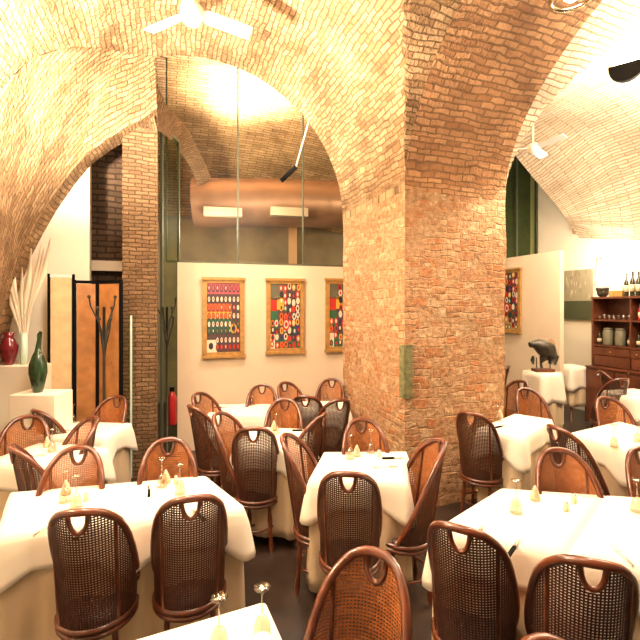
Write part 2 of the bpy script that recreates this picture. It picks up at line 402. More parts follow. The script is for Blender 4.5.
struct(wall('wall_back', AB(-2.6, 8.7), AB(4.9, 8.7), 0, 5.2, .1, 'grey_wall'))
struct(wall('wall_back_right', AB(4.6, 6.62), AB(7.0, 6.62), 0, 5.0, .1, 'green_wall'))
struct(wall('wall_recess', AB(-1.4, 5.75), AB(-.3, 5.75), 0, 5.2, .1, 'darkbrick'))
struct(wall('wall_recess_side', AB(-.2, 5.3), AB(-.2, 8.7), 0, 4.3, .1, 'grey_wall'))
struct(wall('trim_1', AB(-1.2, 5.55), AB(-.45, 5.55), 2.28, 2.40, .08, 'plaster'))
# partition screens
PL0 = (-1.82, 5.36); PL1 = (1.55, 6.345)
struct(wall('wall_partition_left', PL0, PL1, 0, 2.42, .09, 'plaster'))
PR0 = AB(5.8, 4.91); PR1 = AB(5.8, 6.6)
struct(wall('wall_partition_right', PR0[:2], PR1[:2], 0, 2.74, -.08, 'plaster'))
# springing moulding on right wall
struct(wall('trim_2', AB(7.0, 4.82), AB(7.0, 5.6), 3.18, 3.26, .09, 'trim'))

# brick pillar with slight irregularity
def masonry(name, a0, a1, b0, b1, z1, m, label, cat, amp=.012, cell=.1):
    mb = MB(); cs = [(a0, b0), (a1, b0), (a1, b1), (a0, b1)]; off = 0
    for k in range(4):
        (x0, y0), (x1, y1) = cs[k], cs[(k+1) % 4]; L = abs(x1-x0)+abs(y1-y0); n = max(2, int(L/cell)); nz = int(z1/cell)
        rows = []; uv = []
        for j in range(nz+1):
            r = []; q = []
            for i in range(n+1):
                t = i/n; a = x0+(x1-x0)*t; b = y0+(y1-y0)*t; z = z1*j/nz
                w = AB(a, b, z); nn = noise.noise(Vector(w)*2.3)*amp+noise.noise(Vector(w)*9)*amp*.5
                ca = (a0+a1)/2; cb = (b0+b1)/2
                w = AB(a+(a-ca)*nn*1.6, b+(b-cb)*nn*1.6, z)
                r.append(w); q.append((off+L*t, z))
            rows.append(r); uv.append(q)
        mb.grid(rows, uv, sm=False); off += L
    o = mb.build(name, m); return tag(o, label, cat)
masonry('brick_pillar', 2.01, 3.15, 3.29, 4.71, 3.4, 'pillar', 'massive square pillar of mixed stone and orange brick in the middle of the room', 'pillar')
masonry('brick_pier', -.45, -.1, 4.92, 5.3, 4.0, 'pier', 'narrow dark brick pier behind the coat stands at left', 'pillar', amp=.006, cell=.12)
x, y, _ = AB(2.01, 3.29)
mb = MB(); cx, cy, _ = AB(2.03, 3.275); mb.box((cx, cy, 1.27), (.09, .02, .48), TH); cx, cy, _ = AB(1.995, 3.31); mb.box((cx, cy, 1.27), (.02, .07, .48), TH)
tag(mb.build('corner_guard', 'patina'), 'mottled green strip fixed on the near corner of the brick pillar', 'corner guard')

# high windows on the right
def window(name, p0, p1, z0, z1, nm, th=.05, gm='glass'):
    d = Vector((p1[0]-p0[0], p1[1]-p0[1], 0)); L = d.length; ang = math.atan2(d.y, d.x)
    w = bpy.data.objects.new(name, None); COL.objects.link(w); w.location = (p0[0], p0[1], 0); w.rotation_euler = (0, 0, ang); w['kind'] = 'structure'
    g = MB().box((L/2, .0, (z0+z1)/2), (L, .012, z1-z0)); g.build('pane', gm, w)
    fr = MB(); fr.box((L/2, 0, z0), (L, th, th)); fr.box((L/2, 0, z1), (L, th, th))
    for i in range(nm+1): fr.box((L*i/nm, 0, (z0+z1)/2), (th*.8, th, z1-z0))
    fr.build('window_frame', 'frame_green', w)
    return w
window('window_1', AB(4.9, 6.45), AB(6.98, 6.45), 2.4, 4.9, 4, gm='glass_green')
# glass screen above and beside the left partition
window('window_2', (-1.98, 5.42), (1.5, 6.44), 2.44, 5.3, 4, .025)
window('window_3', AB(-.06, 5.33), (-1.84, 5.46), .02, 4.0, 1, .03, 'glass_green')
tg = MB(); gx, gy = onb(124, 4.8); tg.box((gx, gy, .85), (.30, .012, 1.55), TH+.9)
t = thing('glass_door', 'tall clear glass door leaf with pale green edge before the brick pier', 'door', (gx, gy, 0), 0)
g = MB().box((-.08, .02, .9), (.26, .012, 1.72), .5).build('pane', 'glass', t)
g = MB().box((.035, .085, .9), (.02, .03, 1.72), .5).build('glass_edge', 'glass_edge', t)
del tg

# duct
d0 = P(194, 203, 6.9); d1 = P(350, 203, 7.3)
t = thing('ventilation_duct', 'large round copper-coloured duct hanging behind the glass above the left partition', 'duct', (0, 0, 0))
MB().tube([d0, [(a+b)/2 for a, b in zip(d0, d1)], (d1[0]+1, d1[1]+.25, d1[2])], .40, 28).build('duct_tube', 'copper', t)
for px in (229, 291):
    x, y, z = P(px, 218, 6.95); MB().box((x, y-.42, z), (.58, .12, .13), .2).build('air_vent', 'vent', t)
t = MB().box(P(293, 250, 8.2), (.16, .16, .9)).build('post', 'trim'); tag(t, 'short ochre post seen through the glass under the copper duct', 'post')

# pictures ---------------------------------------------------------------
def picture(p0, p1, z0, z1, off, label, kind):
    d = Vector((p1[0]-p0[0], p1[1]-p0[1], 0)); L = d.length; ang = math.atan2(d.y, d.x); n = Vector((d.y, -d.x, 0)).normalized()
    t = thing('framed_picture', label, 'picture', (p0[0]+n.x*off, p0[1]+n.y*off, z0), ang, group=None)
    h = z1-z0; rnd = random.Random(kind)
    fr = MB(); w = .055
    fr.box((w/2, 0, h/2), (w, .035, h)).box((L-w/2, 0, h/2), (w, .035, h)).box((L/2, 0, w/2), (L, .035, w)).box((L/2, 0, h-w/2), (L, .035, w))
    fr.build('frame', 'gold', t)
    MB().box((L/2, -.015, h), (L+.03, .05, .035)).build('top_rail', 'gold', t); MB().box((L/2, -.015, 0), (L+.03, .05, .035)).build('bottom_rail', 'gold', t)
    ar = MB(); iw = L-2*w; ih = h-2*w
    def rect(x0, z0_, x1, z1_, col, y=-.002):
        b = len(ar.v); ar.v += [(w+x0*iw, y, w+z0_*ih), (w+x1*iw, y, w+z0_*ih), (w+x1*iw, y, w+z1_*ih), (w+x0*iw, y, w+z1_*ih)]; ar.face([b, b+1, b+2, b+3], col=col)
    def oval(cx, cz, rx, rz, col, y):
        b = len(ar.v); n_ = 12
        for k in range(n_): ar.v.append((w+(cx+rx*cos(2*pi*k/n_))*iw, y, w+(cz+rz*sin(2*pi*k/n_))*ih))
        ar.face([b+k for k in range(n_)], col=col)
    red = (.55, .03, .02); orange = (.75, .13, .02); dk = (.03, .03, .04); grn = (.03, .13, .06); wh = (.85, .72, .55); pk = (.45, .10, .12); ye = (.75, .42, .06); nv = (.05, .04, .12)
    rect(0, 0, 1, 1, (.10, .05, .05), -.001)
    if kind == 1:
        rect(0, .84, 1, 1, pk); rect(0, .58, .74, .70, orange); rect(0, .48, .74, .58, ye); rect(0, .3, .74, .48, grn); rect(0, 0, .3, .18, wh)
        for r, (zc, col) in enumerate([(.92, pk), (.76, wh), (.64, orange), (.52, orange), (.40, wh), (.30, grn), (.17, wh), (.07, red)]):
            for i in range(8):
                if zc in (.17, .07) and i < 2: continue
                cc = col if not (i > 5 and .2 < zc < .8) else rnd.choice([wh, grn, red, dk])
                oval((i+.5)/8, zc, .052, .055, dk, -.004); oval((i+.5)/8, zc+.005, .036, .04, cc if cc is not dk else wh, -.006)
                oval((i+.5)/8, zc+.01, .014, .018, rnd.choice([wh, red, orange]), -.008)
        oval(.12, .09, .07, .05, dk, -.006)
        oval(.8, .34, .1, .07, ye, -.006); oval(.8, .34, .06, .04, dk, -.008)
    elif kind in (2, 3, 4):
        rect(0, .75, .5, 1, (.14, .13, .08)); rect(0, .58, .22, .78, red); rect(0, 0, .15, .22, wh); rect(0, .3, .25, .58, grn); rect(.22, .6, .45, .8, ye)
        rect(.15, 0, 1, .2, grn) if kind != 4 else rect(.15, 0, 1, .4, (.55, .3, .1))
        rect(.55, .2, .8, .75, dk); rect(.8, .1, 1, .6, nv)
        for i in range(7):
            for j in range(9):
                if i < 2 and j > 3: continue
                c1 = rnd.choice([red, wh, dk, grn, red, wh, nv, ye, orange]); c2 = rnd.choice([wh, red, dk, wh])
                ex, ez = (i+.5)/7+rnd.uniform(-.02, .02), (j+.5)/9+rnd.uniform(-.02, .02)
                oval(ex, ez, .06, .055, c1, -.004-.0001*i); oval(ex, ez, .03, .03, c2, -.006-.0001*i)
        oval(.52, .37, .12, .10, red, -.009); oval(.52, .37, .08, .065, wh, -.010); oval(.52, .37, .05, .04, red, -.011)
    ar.build('printed_sheet', 'art', t)
    return t
def onseg(px, p0, p1):
    k = (px-320)/F; dx, dy = p1[0]-p0[0], p1[1]-p0[1]
    s = (k*p0[1]-p0[0])/(dx-k*dy); return (p0[0]+dx*s, p0[1]+dy*s)
for (xa, xb, ya, yb, kd, lb) in ((202.5, 244, 279, 356, 1, 'gilt framed poster of red and green ovals in rows, nearest the partition end'),
                                 (266, 303.5, 280, 352, 2, 'middle gilt framed poster with red blocks and ringed circles on left partition'),
                                 (325, 362, 280, 350, 3, 'gilt framed poster half hidden behind the brick pillar, on left partition')):
    a = onseg(xa, PL0, PL1); b = onseg(xb, PL0, PL1); Y = (a[1]+b[1])/2
    picture(a, b, H-(yb-HY)/F*Y, H-(ya-HY)/F*Y, .03, lb, kd)
a = AB(5.8, 6.3); b = AB(5.8, 5.66)
picture(a[:2], b[:2], 1.40, 2.52, .03, 'wooden framed picture of jumbled colours on the right partition beside the pillar', 4)
# unframed canvas on the right wall
t = thing('canvas_painting', 'unframed canvas with pale upper half and dark lower half beside the shelves', 'picture', AB(6.975, 5.80, 1.62), TH-pi/2)
cv = MB(); cv.box((.27, 0, .45), (.54, .04, .90), col=(.34, .30, .20)); rn = random.Random(3); cu = cv; cu.box((.27, -.022, .17), (.54, .006, .34), col=(.07, .08, .04))
for i in range(40):
    x = rn.uniform(.03, .5); z = rn.uniform(.38, .86); cu.box((x, -.022, z), (.008, .004, rn.uniform(.02, .1)), col=rn.choice([(.2, .15, .08), (.62, .52, .36), (.3, .26, .16)]))
cv.build('canvas', 'art', t)

# ------------------------------------------------------------------ dining chair
RX, RY, LEAN = .169, .168, .085
RIMT = [(0, .975), (15, .971), (28, .956), (40, .928), (52, .882), (62, .825), (72, .745), (82, .655), (92, .575), (102, .51), (114, .45), (124, .41)]
def rim(ph):
    return interp(RIMT, abs(ph))
def shell(ph, z):
    k = max(0, (z-.38)/.59); r = 1+.07*k*(1 if abs(ph) < 95 else 1)
    x = RX*r*sin(radians(ph)); y = -RY*cos(radians(ph))*r
    y -= LEAN*k*max(0, cos(radians(ph)))**.6 if abs(ph) < 90 else 0
    return (x, y, z)
def inhole(ph, z):
    x = RX*sin(radians(ph)); d = .975-z
    if d < 0: return False
    hw = .036*sqrt(max(0, 1-(d/.094)**2)) if d < .094 else 0
    return abs(x) < hw
def strand(mb, pts, hw, th, horiz):
    m = len(pts)
    if m < 2: return
    b = len(mb.v)
    for i, p in enumerate(pts):
        p = Vector(p); t = (Vector(pts[min(i+1, m-1)])-Vector(pts[max(0, i-1)])).normalized()
        out = Vector((p.x, p.y, 0)).normalized()
        s_ = t.cross(out).normalized()
        for (u_, v_) in ((-1, -1), (1, -1), (1, 1), (-1, 1)): mb.v.append(tuple(p+s_*hw*u_+out*th*v_))
    for i in range(m-1):
        for k in range(4):
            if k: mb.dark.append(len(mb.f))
            mb.face([b+i*4+k, b+i*4+(k+1) % 4, b+i*4+4+(k+1) % 4, b+i*4+4+k])
    mb.face([b, b+1, b+2, b+3]); e = b+(m-1)*4; mb.face([e+3, e+2, e+1, e])
def make_chair():
    t = thing('dining_chair', 'x', 'chair', group='cane-backed dining chairs around the tables')
    hoop = MB(); pts = [shell(p, rim(p)) for p in range(-124, 125, 8)]
    hoop.tube(pts, .0165, 8); hoop.build('back_hoop', 'rattan', t)
    lp = []
    for k in range(-8, 9):
        q = k/8; x = .038*q; d = .092*sqrt(max(0, 1-abs(q)**2.2)); z = .968-d
        ph = math.degrees(math.asin(x/RX)); lp.append(shell(ph, z))
    MB().tube(lp, .0105, 7).build('grip_loop', 'rattan', t)
    cane = MB(); z = .41
    while z < .965:
        run = []
        for ph in range(-118, 119, 5):
            if rim(ph)-.008 > z and not inhole(ph, z): run.append(shell(ph, z))
            else:
                strand(cane, run, .0034, .0011, True); run = []
        strand(cane, run, .0034, .0011, True); z += .0118
    ph = -116
    while ph <= 116:
        run = []; zz = .40; top = rim(ph)-.004
        n = max(1, int((top-zz)/.035))
        for i in range(n+1):
            z = zz+(top-zz)*i/n
            if inhole(ph, z): break
            run.append(Vector(shell(ph, z))*1.0)
        run = [Vector((p.x*1.008, p.y*1.008, p.z)) for p in run]
        strand(cane, run, .0030, .0011, False); ph += 4
    co_ = cane.build('cane_back', 'cane', t); co_.data.materials.append(M['cane_shade'])
    for i in cane.dark: co_.data.polygons[i].material_index = 1  # outer and side strand faces take the painted shade
    for s_ in (-1, 1):
        MB().tube([Vector(shell(s_*47, z))*1 for z in (.38, .52, .66, .8, rim(47))], .0085, 7).build('back_post', 'rattan', t)
    ringp = [(RX*1.0*cos(a), RY*1.0*sin(a)) for a in [2*pi*k/28 for k in range(28)]]
    r = MB()
    for z, q in ((.39, .016), (.36, .013)): r.tube([(x, y, z) for x, y in ringp], q, 7, closed=True)
    r.build('seat_ring', 'rattan', t)
    MB().lathe([(.05, .365), (.145, .37), (.158, .395), (.145, .418), (.08, .424), (.01, .426)], n=24).build('seat', 'leather', t)
    for (lx, ly) in ((-1, 1), (1, 1), (-1, -1), (1, -1)):
        l = MB(); x0, y0, x1, y1 = lx*.105, ly*.105, lx*.125, ly*.13
        l.tube([(x0+(x1-x0)*k/6, y0+(y1-y0)*k/6, .36-.36*k/6) for k in range(7)], [.016, .014, .020, .014, .013, .019, .012], 8)
        l.build('leg', 'rattan', t)
    MB().tube([(.118*cos(a)*1.25, .118*sin(a)*1.28, .17) for a in [2*pi*k/20 for k in range(20)]], .009, 6, closed=True).build('stretcher', 'rattan', t)
    return t
proto = make_chair(); first = [True]
def chair(px, py, rot, label, Y=None):
    Y = Y or 370.0/(py-HY); X = (px-320)/F*Y
    o = proto if first[0] else copy_tree(proto); first[0] = False
    r = radians(rot)
    dx, dy = 0, RY*1.07+LEAN     # from back top to seat centre
    o.location = (X-dy*sin(r), Y+dy*cos(r), 0); o.rotation_euler = (0, 0, r)
    o['label'] = label
    return o
chair(77, 514, 10, 'cane-backed chair seen from behind at the long front left table, left one of two')
chair(191, 500, 18, 'cane-backed chair seen from behind at the long front left table, right one of two')
chair(79, 455, 196, 'orange cane chair facing us behind the two glasses at left of the front left table', 2.62)
chair(168, 451, 200, 'orange cane chair facing us behind the two glasses at right of the front left table', 2.78)
chair(10, 445, -45, 'dark-backed chair at far left turned toward the small square table', 2.62)
chair(28, 427, 205, 'cane chair facing us at far left with its loop above the square table', 3.36)
chair(34, 421, -35, 'dark chair between the two small left tables, only its upper back showing', 3.55)
chair(96, 428, 140, 'orange cane chair at the right corner of the square left table', 3.32)
chair(57, 412, 190, 'small orange cane chair behind the farthest left table, before the pale screen panel', 4.05)
chair(118, 410, 172, 'orange cane chair at the right end of the farthest left table', 4.1)
chair(253, 430, 3, 'dark tall chair seen from behind at the table left of the pillar table', 3.02)
chair(190, 407, -48, 'dark cane chair seen from its side near the end of the left partition')
chair(197, 397, -118, 'orange cane chair against the partition, at left end of the far white table', 4.25)
chair(217, 415, -112, 'orange cane chair left of the table with the crossed cutlery, beside the dark tall chair', 3.45)
chair(262, 391, 188, 'small chair under the posters, behind the far left partition table', 4.72)
chair(285, 407, 180, 'orange cane chair facing us at the back of the table left of the pillar table', 3.98)
chair(324, 418, 72, 'dark chair facing left between the pillar table and its left neighbour', 3.42)
chair(283, 440, -104, 'orange cane chair on the left side of the pillar table', 2.85)
chair(284, 387, -140, 'small orange chair on left of the table under the half hidden poster', 4.85)
chair(305, 392, -6, 'small dark chair seen from behind left of the table under the half hidden poster', 4.1)
chair(332, 384, 170, 'small orange chair touching the pillar edge under the half hidden poster', 5.1)
chair(341, 410, 25, 'dark chair mostly hidden behind the brick pillar corner', 3.95)
chair(348, 470, -6, 'chair seen from behind at the near side of the pillar table', 2.2)
chair(361, 425, 186, 'orange cane chair facing us between the pillar and its table', 3.27)
chair(443, 441, 98, 'orange cane chair leaning at the right side of the pillar table', 2.74)
chair(377, 553, 150, 'large orange cane chair in the foreground centre facing left', 1.5)
chair(459, 530, -32, 'glossy chair seen from behind at the left corner of the big front right table')
chair(594, 565, -20, 'nearest chair seen from behind at the front right table, right of its dark handled knife')
chair(533, 640, 200, 'chair top just showing at the bottom edge between the two front right chairs', 1.10)
chair(557, 457, 172, 'orange cane chair facing us behind the big front right table', 2.58)
chair(642, 462, 175, 'orange cane chair cut off by the right edge behind the front right table', 2.6)
chair(554, 428, -76, 'chair in side view with a sweeping red-brown arm rail between the right tables')
chair(470, 414, -40, 'tall dark chair seen from behind beside the pillar at right')
chair(524, 396, 185, 'orange cane chair facing us behind the table right of the pillar', 4.5)
chair(522, 385, 120, 'dark chair top with open loop before the sideboard tables', 4.95)
chair(509, 368, 60, 'farthest thin chair back rising beside the right edge of the pillar', 6.2)
chair(604, 404, 182, 'orange cane chair facing us at the left end of the far right table', 4.05)
chair(623, 379, 5, 'dark chair seen from behind before the wooden shelves at right', 5.1)
chair(600, 371, -110, 'orange chair in side view before the lower cabinet at right', 5.75)

# ------------------------------------------------------------------ tables and cloths
ZT = .77
def quad_path(q, r=.03, step=.03):
    pts = []; n = len(q); q = [Vector((a, b)) for a, b in q]
    for i in range(n):
        p, pr, nx = q[i], q[i-1], q[(i+1) % n]
        a = p+(pr-p).normalized()*r; b = p+(nx-p).normalized()*r
        for k in range(5):
            t = k/4; pts.append((a.lerp(p, t).lerp(p.lerp(b, t), t), i, 0))
        e = nx+(p-nx).normalized()*r; L = (e-b).length; m = max(2, int(L/step))
        for k in range(1, m): pts.append((b.lerp(e, k/m), -1, min(k, m-k)/m*2*L/2))
    return pts
def cloth(name, q, zt, drop, corner, fold, wave, m, label, seed, rows=7):
    rd = random.Random(seed); ph = rd.uniform(0, 6); cx = sum(p[0] for p in q)/4; cy = sum(p[1] for p in q)/4
    path = quad_path(q, .02, .022); n = len(path); mb = MB(); s = 0
    nr = []
    for i in range(n):
        d = path[(i+1) % n][0]-path[i-1][0]; d.normalize(); nr.append(Vector((d.y, -d.x)))
    acc = []
    for i in range(n):
        if i: s += (path[i][0]-path[i-1][0]).length
        acc.append(s)
    ring = [[] for _ in range(rows+1)]
    for i in range(n):
        p = path[i][0]; nn = nr[i]
        cd = min((p-Vector(c)).length for c in q); cw = max(0, 1-cd/.15)
        dl = drop+corner*cw
        for k in range(rows+1):
            t = k/rows
            w = fold*(t**.8)*(sin(acc[i]*wave+ph)+.45*sin(acc[i]*wave*2.3+ph*2))
            o = .004+.010*min(1, t*3)+(.045*t*cw if corner else 0)+max(-.008 if not corner else 0, w)+.008*t
            ring[k].append((p.x+nn.x*o*(0 if k == 0 else 1), p.y+nn.y*o*(0 if k == 0 else 1), zt-.004*(k > 0)-dl*t))
    base = len(mb.v)
    for k in range(rows+1): mb.v.extend(ring[k])
    for k in range(rows):
        for i in range(n):
            j = (i+1) % n; mb.face([base+k*n+i, base+(k+1)*n+i, base+(k+1)*n+j, base+k*n+j], sm=True)
    ci = len(mb.v)
    inner = []
    for f_ in (.66, .33):
        b2 = len(mb.v); inner.append(b2)
        for i in range(n):
            x = cx+(path[i][0].x-cx)*f_; y = cy+(path[i][0].y-cy)*f_
            mb.v.append((x, y, zt+.0025*noise.noise(Vector((x*6, y*6, seed)))))
    mb.v.append((cx, cy, zt)); c0 = len(mb.v)-1
    prev = base
    for b2 in inner:
        for i in range(n): j = (i+1) % n; mb.face([prev+i, prev+j, b2+j, b2+i], sm=True)
        prev = b2
    for i in range(n): j = (i+1) % n; mb.face([prev+i, prev+j, c0], sm=True)
    o = mb.build(name, m); md = o.modifiers.new('thick', 'SOLIDIFY'); md.thickness = .002; md.offset = -1
    return tag(o, label, 'tablecloth')
def table(q, where, seed, zt=ZT, under=True, top_drop=.17, corner=.09, long_=None):
    # q = front-left, front-right, back-right, back-left (anticlockwise seen from above)
    cx = sum(p[0] for p in q)/4; cy = sum(p[1] for p in q)/4
    t = thing('dining_table', 'cloth covered table '+where, 'table', (cx, cy, 0))
    sh = [(cx+(p[0]-cx)*.985-cx, cy+(p[1]-cy)*.985-cy) for p in q]
    mb = MB(); mb.v = [(x, y, zt-.012) for x, y in sh]+[(x, y, zt-.04) for x, y in sh]
    mb.face([0, 1, 2, 3]); mb.face([7, 6, 5, 4])
    for i in range(4): mb.face([i, i+4, (i+1) % 4+4, (i+1) % 4])
    mb.build('tabletop', 'wood_dark', t)
    for (x, y) in sh:
        MB().tube([(x*.85, y*.85, zt-.04), (x*.85, y*.85, 0)], [.022, .016], 8).build('leg', 'wood_dark', t)
    if under:
        cloth('long_tablecloth', q, zt-.006, zt-.10 if long_ is None else long_, .0, .020, 30, 'cloth2', 'long cream undercloth '+where, seed+50, 9)
    qq = [(cx+(p[0]-cx)*1.03, cy+(p[1]-cy)*1.03) for p in q]
    cloth('tablecloth', qq, zt, top_drop, corner, .006, 14, 'cloth', 'white top cloth '+where, seed, 6)
def rect(cx, cy, w, d, rot):
    r = radians(rot); u = (cos(r), sin(r)); v = (-sin(r), cos(r))
    return [(cx+u[0]*w/2*i+v[0]*d/2*j, cy+u[1]*w/2*i+v[1]*d/2*j) for i, j in ((-1, -1), (1, -1), (1, 1), (-1, 1))]
table([(-.965, 2.13), (-.42, 2.27), (-.74, 2.68), (-1.26, 2.56)], 'right half of the long front left table', 1)
table([(-1.52, 1.99), (-.975, 2.127), (-1.27, 2.557), (-1.79, 2.44)], 'left half of the long front left table', 2)
table(rect(-1.98, 3.08, .60, .44, -14), 'the small square table by the left plinths', 3)
table(rect(-2.08, 3.72, .60, .42, -5), 'the farthest left table before the wooden screen', 4)
table(rect(-.37, 3.49, .52, .50, -9), 'the table left of the pillar table', 5)
table([(-.06, 2.63), (.53, 2.61), (.635, 3.13), (.04, 3.12)], 'the pillar table in the centre', 6)
table(rect(-.84, 4.45, .60, .44, 5), 'the far table below the first two posters', 7)
table(rect(.02, 4.60, .54, .44, 5), 'the far table below the half hidden poster', 8)
table(rect(-.358, 1.130, .60, .60, 24), 'the nearest table cut off by the bottom edge', 9)
table([(.56, 2.03), (1.065, 1.83), (1.62, 2.40), (1.08, 2.49)], 'left half of the big front right table', 10)
table([(1.08, 1.825), (1.60, 1.62), (2.20, 2.31), (1.635, 2.395)], 'right half of the big front right table', 11)
table([(1.40, 3.72), (1.66, 3.46), (2.22, 4.03), (1.97, 4.24)], 'the table right of the pillar', 12)
table([(2.16, 3.60), (2.32, 3.18), (2.97, 3.45), (2.82, 3.95)], 'the table by the right edge before the shelves', 13)
table(rect(3.95, 5.25, .56, .5, 15), 'the far right table before the wooden shelves', 14)
table(rect(3.17, 6.0, .33, .36, 15), 'the tall stand carrying the bronze sculpture', 15, zt=.93, top_drop=.40, corner=.03, long_=.78)
table(rect(4.15, 6.95, .36, .36, 15), 'the second tall stand by the right wall', 16, zt=.88, top_drop=.34, corner=.03, long_=.62)

# ------------------------------------------------------------------ table ware
def ptop(px, py, z=ZT): Y = F*(H-z)/(py-HY); return ((px-320)/F*Y, Y, z+.003)
def mk_glass():
    t = thing('wine_glass', 'x', 'glass', group='upturned wine glasses')
    MB().lathe([(.031, 0), (.0305, .012), (.027, .045), (.018, .068), (.004, .078)], n=14).build('bowl', 'tableglass', t)
    MB().lathe([(.004, .078), (.0035, .12), (.004, .160)], n=8).build('stem', 'tableglass', t)
    MB().lathe([(.004, .158), (.026, .166), (.028, .169), (.004, .171)], n=14).build('foot', 'tableglass', t)
    return t
def mk_knife():
    t = thing('table_knife', 'x', 'knife', group='black handled table knives')
    MB().box((-.05, 0, .006), (.085, .015, .011)).build('handle', 'black', t)
    MB().tube([(-.01, 0, .004), (.03, .003, .004), (.085, 0, .004)], [.006, .007, .002], 6).build('blade', 'steel', t)
    return t
def mk_fork():
    t = thing('table_fork', 'x', 'fork', group='forks laid on the cloths')
    MB().tube([(-.085, 0, .004), (-.03, 0, .005), (.02, 0, .006)], [.006, .004, .004], 6).build('handle', 'steel', t)
    m_ = MB().box((.035, 0, .006), (.03, .020, .003))
    for k in range(4): m_.box((.065, -.0075+.005*k, .006), (.035, .0025, .003))
    m_.build('tines', 'steel', t); return t
def mk_napkin():
    mb = MB(); n = 14
    rows = []
    for (r, z) in ((.024, 0), (.022, .02), (.014, .05), (.003, .078)):
        rows.append([(r*cos(2*pi*k/n)*(1+.18*(k % 2)), r*sin(2*pi*k/n)*(1+.18*(k % 2)), z) for k in range(n)]+[(r*1.0*1.0 if 1 else 0, 0, z)])
    mb.grid(rows); o = mb.build('napkin', 'napkin'); o.modifiers.new('t', 'SOLIDIFY').thickness = .003
    return tag(o, 'x', 'napkin', 'pointed folded napkins')
def mk_shaker():
    t = thing('salt_shaker', 'x', 'shaker', group='small glass shakers')
    MB().lathe([(.013, 0), (.015, .01), (.012, .035)], n=10).build('body', 'label_paper', t)
    MB().lathe([(.012, .035), (.011, .045), (.004, .05)], n=10).build('cap', 'steel', t)
    return t
protos = {}; mk = dict(glass=mk_glass, knife=mk_knife, fork=mk_fork, napkin=mk_napkin, shaker=mk_shaker)
def put(kind, px, py, label, rot=0, z=ZT):
    if kind not in protos: protos[kind] = mk[kind](); o = protos[kind]
    else: o = copy_tree(protos[kind])
    o.location = ptop(px, py, z); o.rotation_euler = (0, 0, radians(rot)); o['label'] = label
put('glass', 65, 502, 'upturned wine glass on the front left table, left one before the orange chair')
put('glass', 76, 508, 'upturned wine glass on the front left table, standing before the loop of the orange chair')
put('glass', 162, 487, 'upturned wine glass with foot against the dark chair loop on the front left table')
put('glass', 180, 494, 'upturned wine glass nearest the right corner of the front left table')
put('glass', 350, 459, 'upturned wine glass left of the folded napkin on the pillar table')
put('glass', 371, 453, 'upturned wine glass at the back edge of the pillar table')
put('glass', 516, 513, 'upturned wine glass at the back left of the big front right table')
put('glass', 637, 512, 'upturned wine glass at the right edge of the big front right table')
put('glass', 262, 640, 'wine glass on the nearest table at the bottom edge', z=ZT)
put('glass', 219, 652, 'glass whose round rim shows at the bottom edge of the photo')
put('glass', 73, 423, 'upturned wine glass on the farthest left table')
put('glass', 52, 452, 'upturned wine glass at the back of the small square left table')
put('glass', 276, 434, 'upturned wine glass on the table left of the pillar table')
put('glass', 614, 447, 'short wine glass at the left of the far right table')
put('glass', 498, 421, 'upturned wine glass at the back of the table right of the pillar')
put('glass', 638, 442, 'wine glass near the right edge on the sideboard side table')
put('glass', 252, 405, 'upturned wine glass on the far table under the posters')
put('glass', 326, 400, 'upturned wine glass on the far table touching the pillar')
put('glass', 628, 386, 'wine glass on the distant right table before the shelves')
put('napkin', 535, 500, 'pointed napkin at the back of the big front right table')
put('napkin', 357, 456, 'pointed napkin between two glasses on the pillar table')
put('napkin', 66, 494, 'pointed napkin beside the left glass on the front left table')
put('napkin', 47, 447, 'pointed napkin on the small square left table')
put('napkin', 166, 483, 'pointed napkin beside the glass by the dark chair loop')
put('napkin', 274, 430, 'pointed napkin on the table left of the pillar table')
put('napkin', 500, 418, 'pointed napkin on the table right of the pillar')
put('knife', 515, 548, 'black handled knife on the big front right table', 50)
put('knife', 395, 459, 'black handled knife on the pillar table near the pillar', 5)
put('knife', 149, 491, 'black handled knife on the front left table between the two orange chairs', 112)
put('knife', 33, 457, 'black handled knife at the left of the small square table', 15)
put('knife', 64, 431, 'black handled knife on the farthest left table', 5)
put('knife', 84, 531, 'black handled knife seen through the left chair loop', 95)
put('knife', 197, 515, 'black handled knife seen through the right chair loop', 130)
put('knife', 222, 408, 'black handled knife on the far table under the posters', 15)
put('knife', 502, 427, 'black handled knife on the table right of the pillar', 30)
put('knife', 303, 431, 'black handled knife on the table left of the pillar table', 5)
put('fork', 622, 556, 'steel fork on the big front right table', 80)
put('fork', 479, 536, 'steel fork by the left edge of the big front right table', 60)
put('fork', 172, 518, 'steel fork on the front left table beside the right chair', 105)
put('fork', 47, 528, 'steel fork on the front left table left of the left chair', 85)
put('fork', 386, 468, 'steel fork on the pillar table in front of the black knife', 5)
put('shaker', 566, 511, 'left salt shaker on the big front right table')
put('shaker', 574, 503, 'right salt shaker on the big front right table')
put('shaker', 86, 501, 'left salt shaker beside the glasses on the front left table')
put('shaker', 379, 457, 'salt shaker on the pillar table beside a glass')
put('shaker', 176, 484, 'salt shaker between the glasses near the right of the front left table')

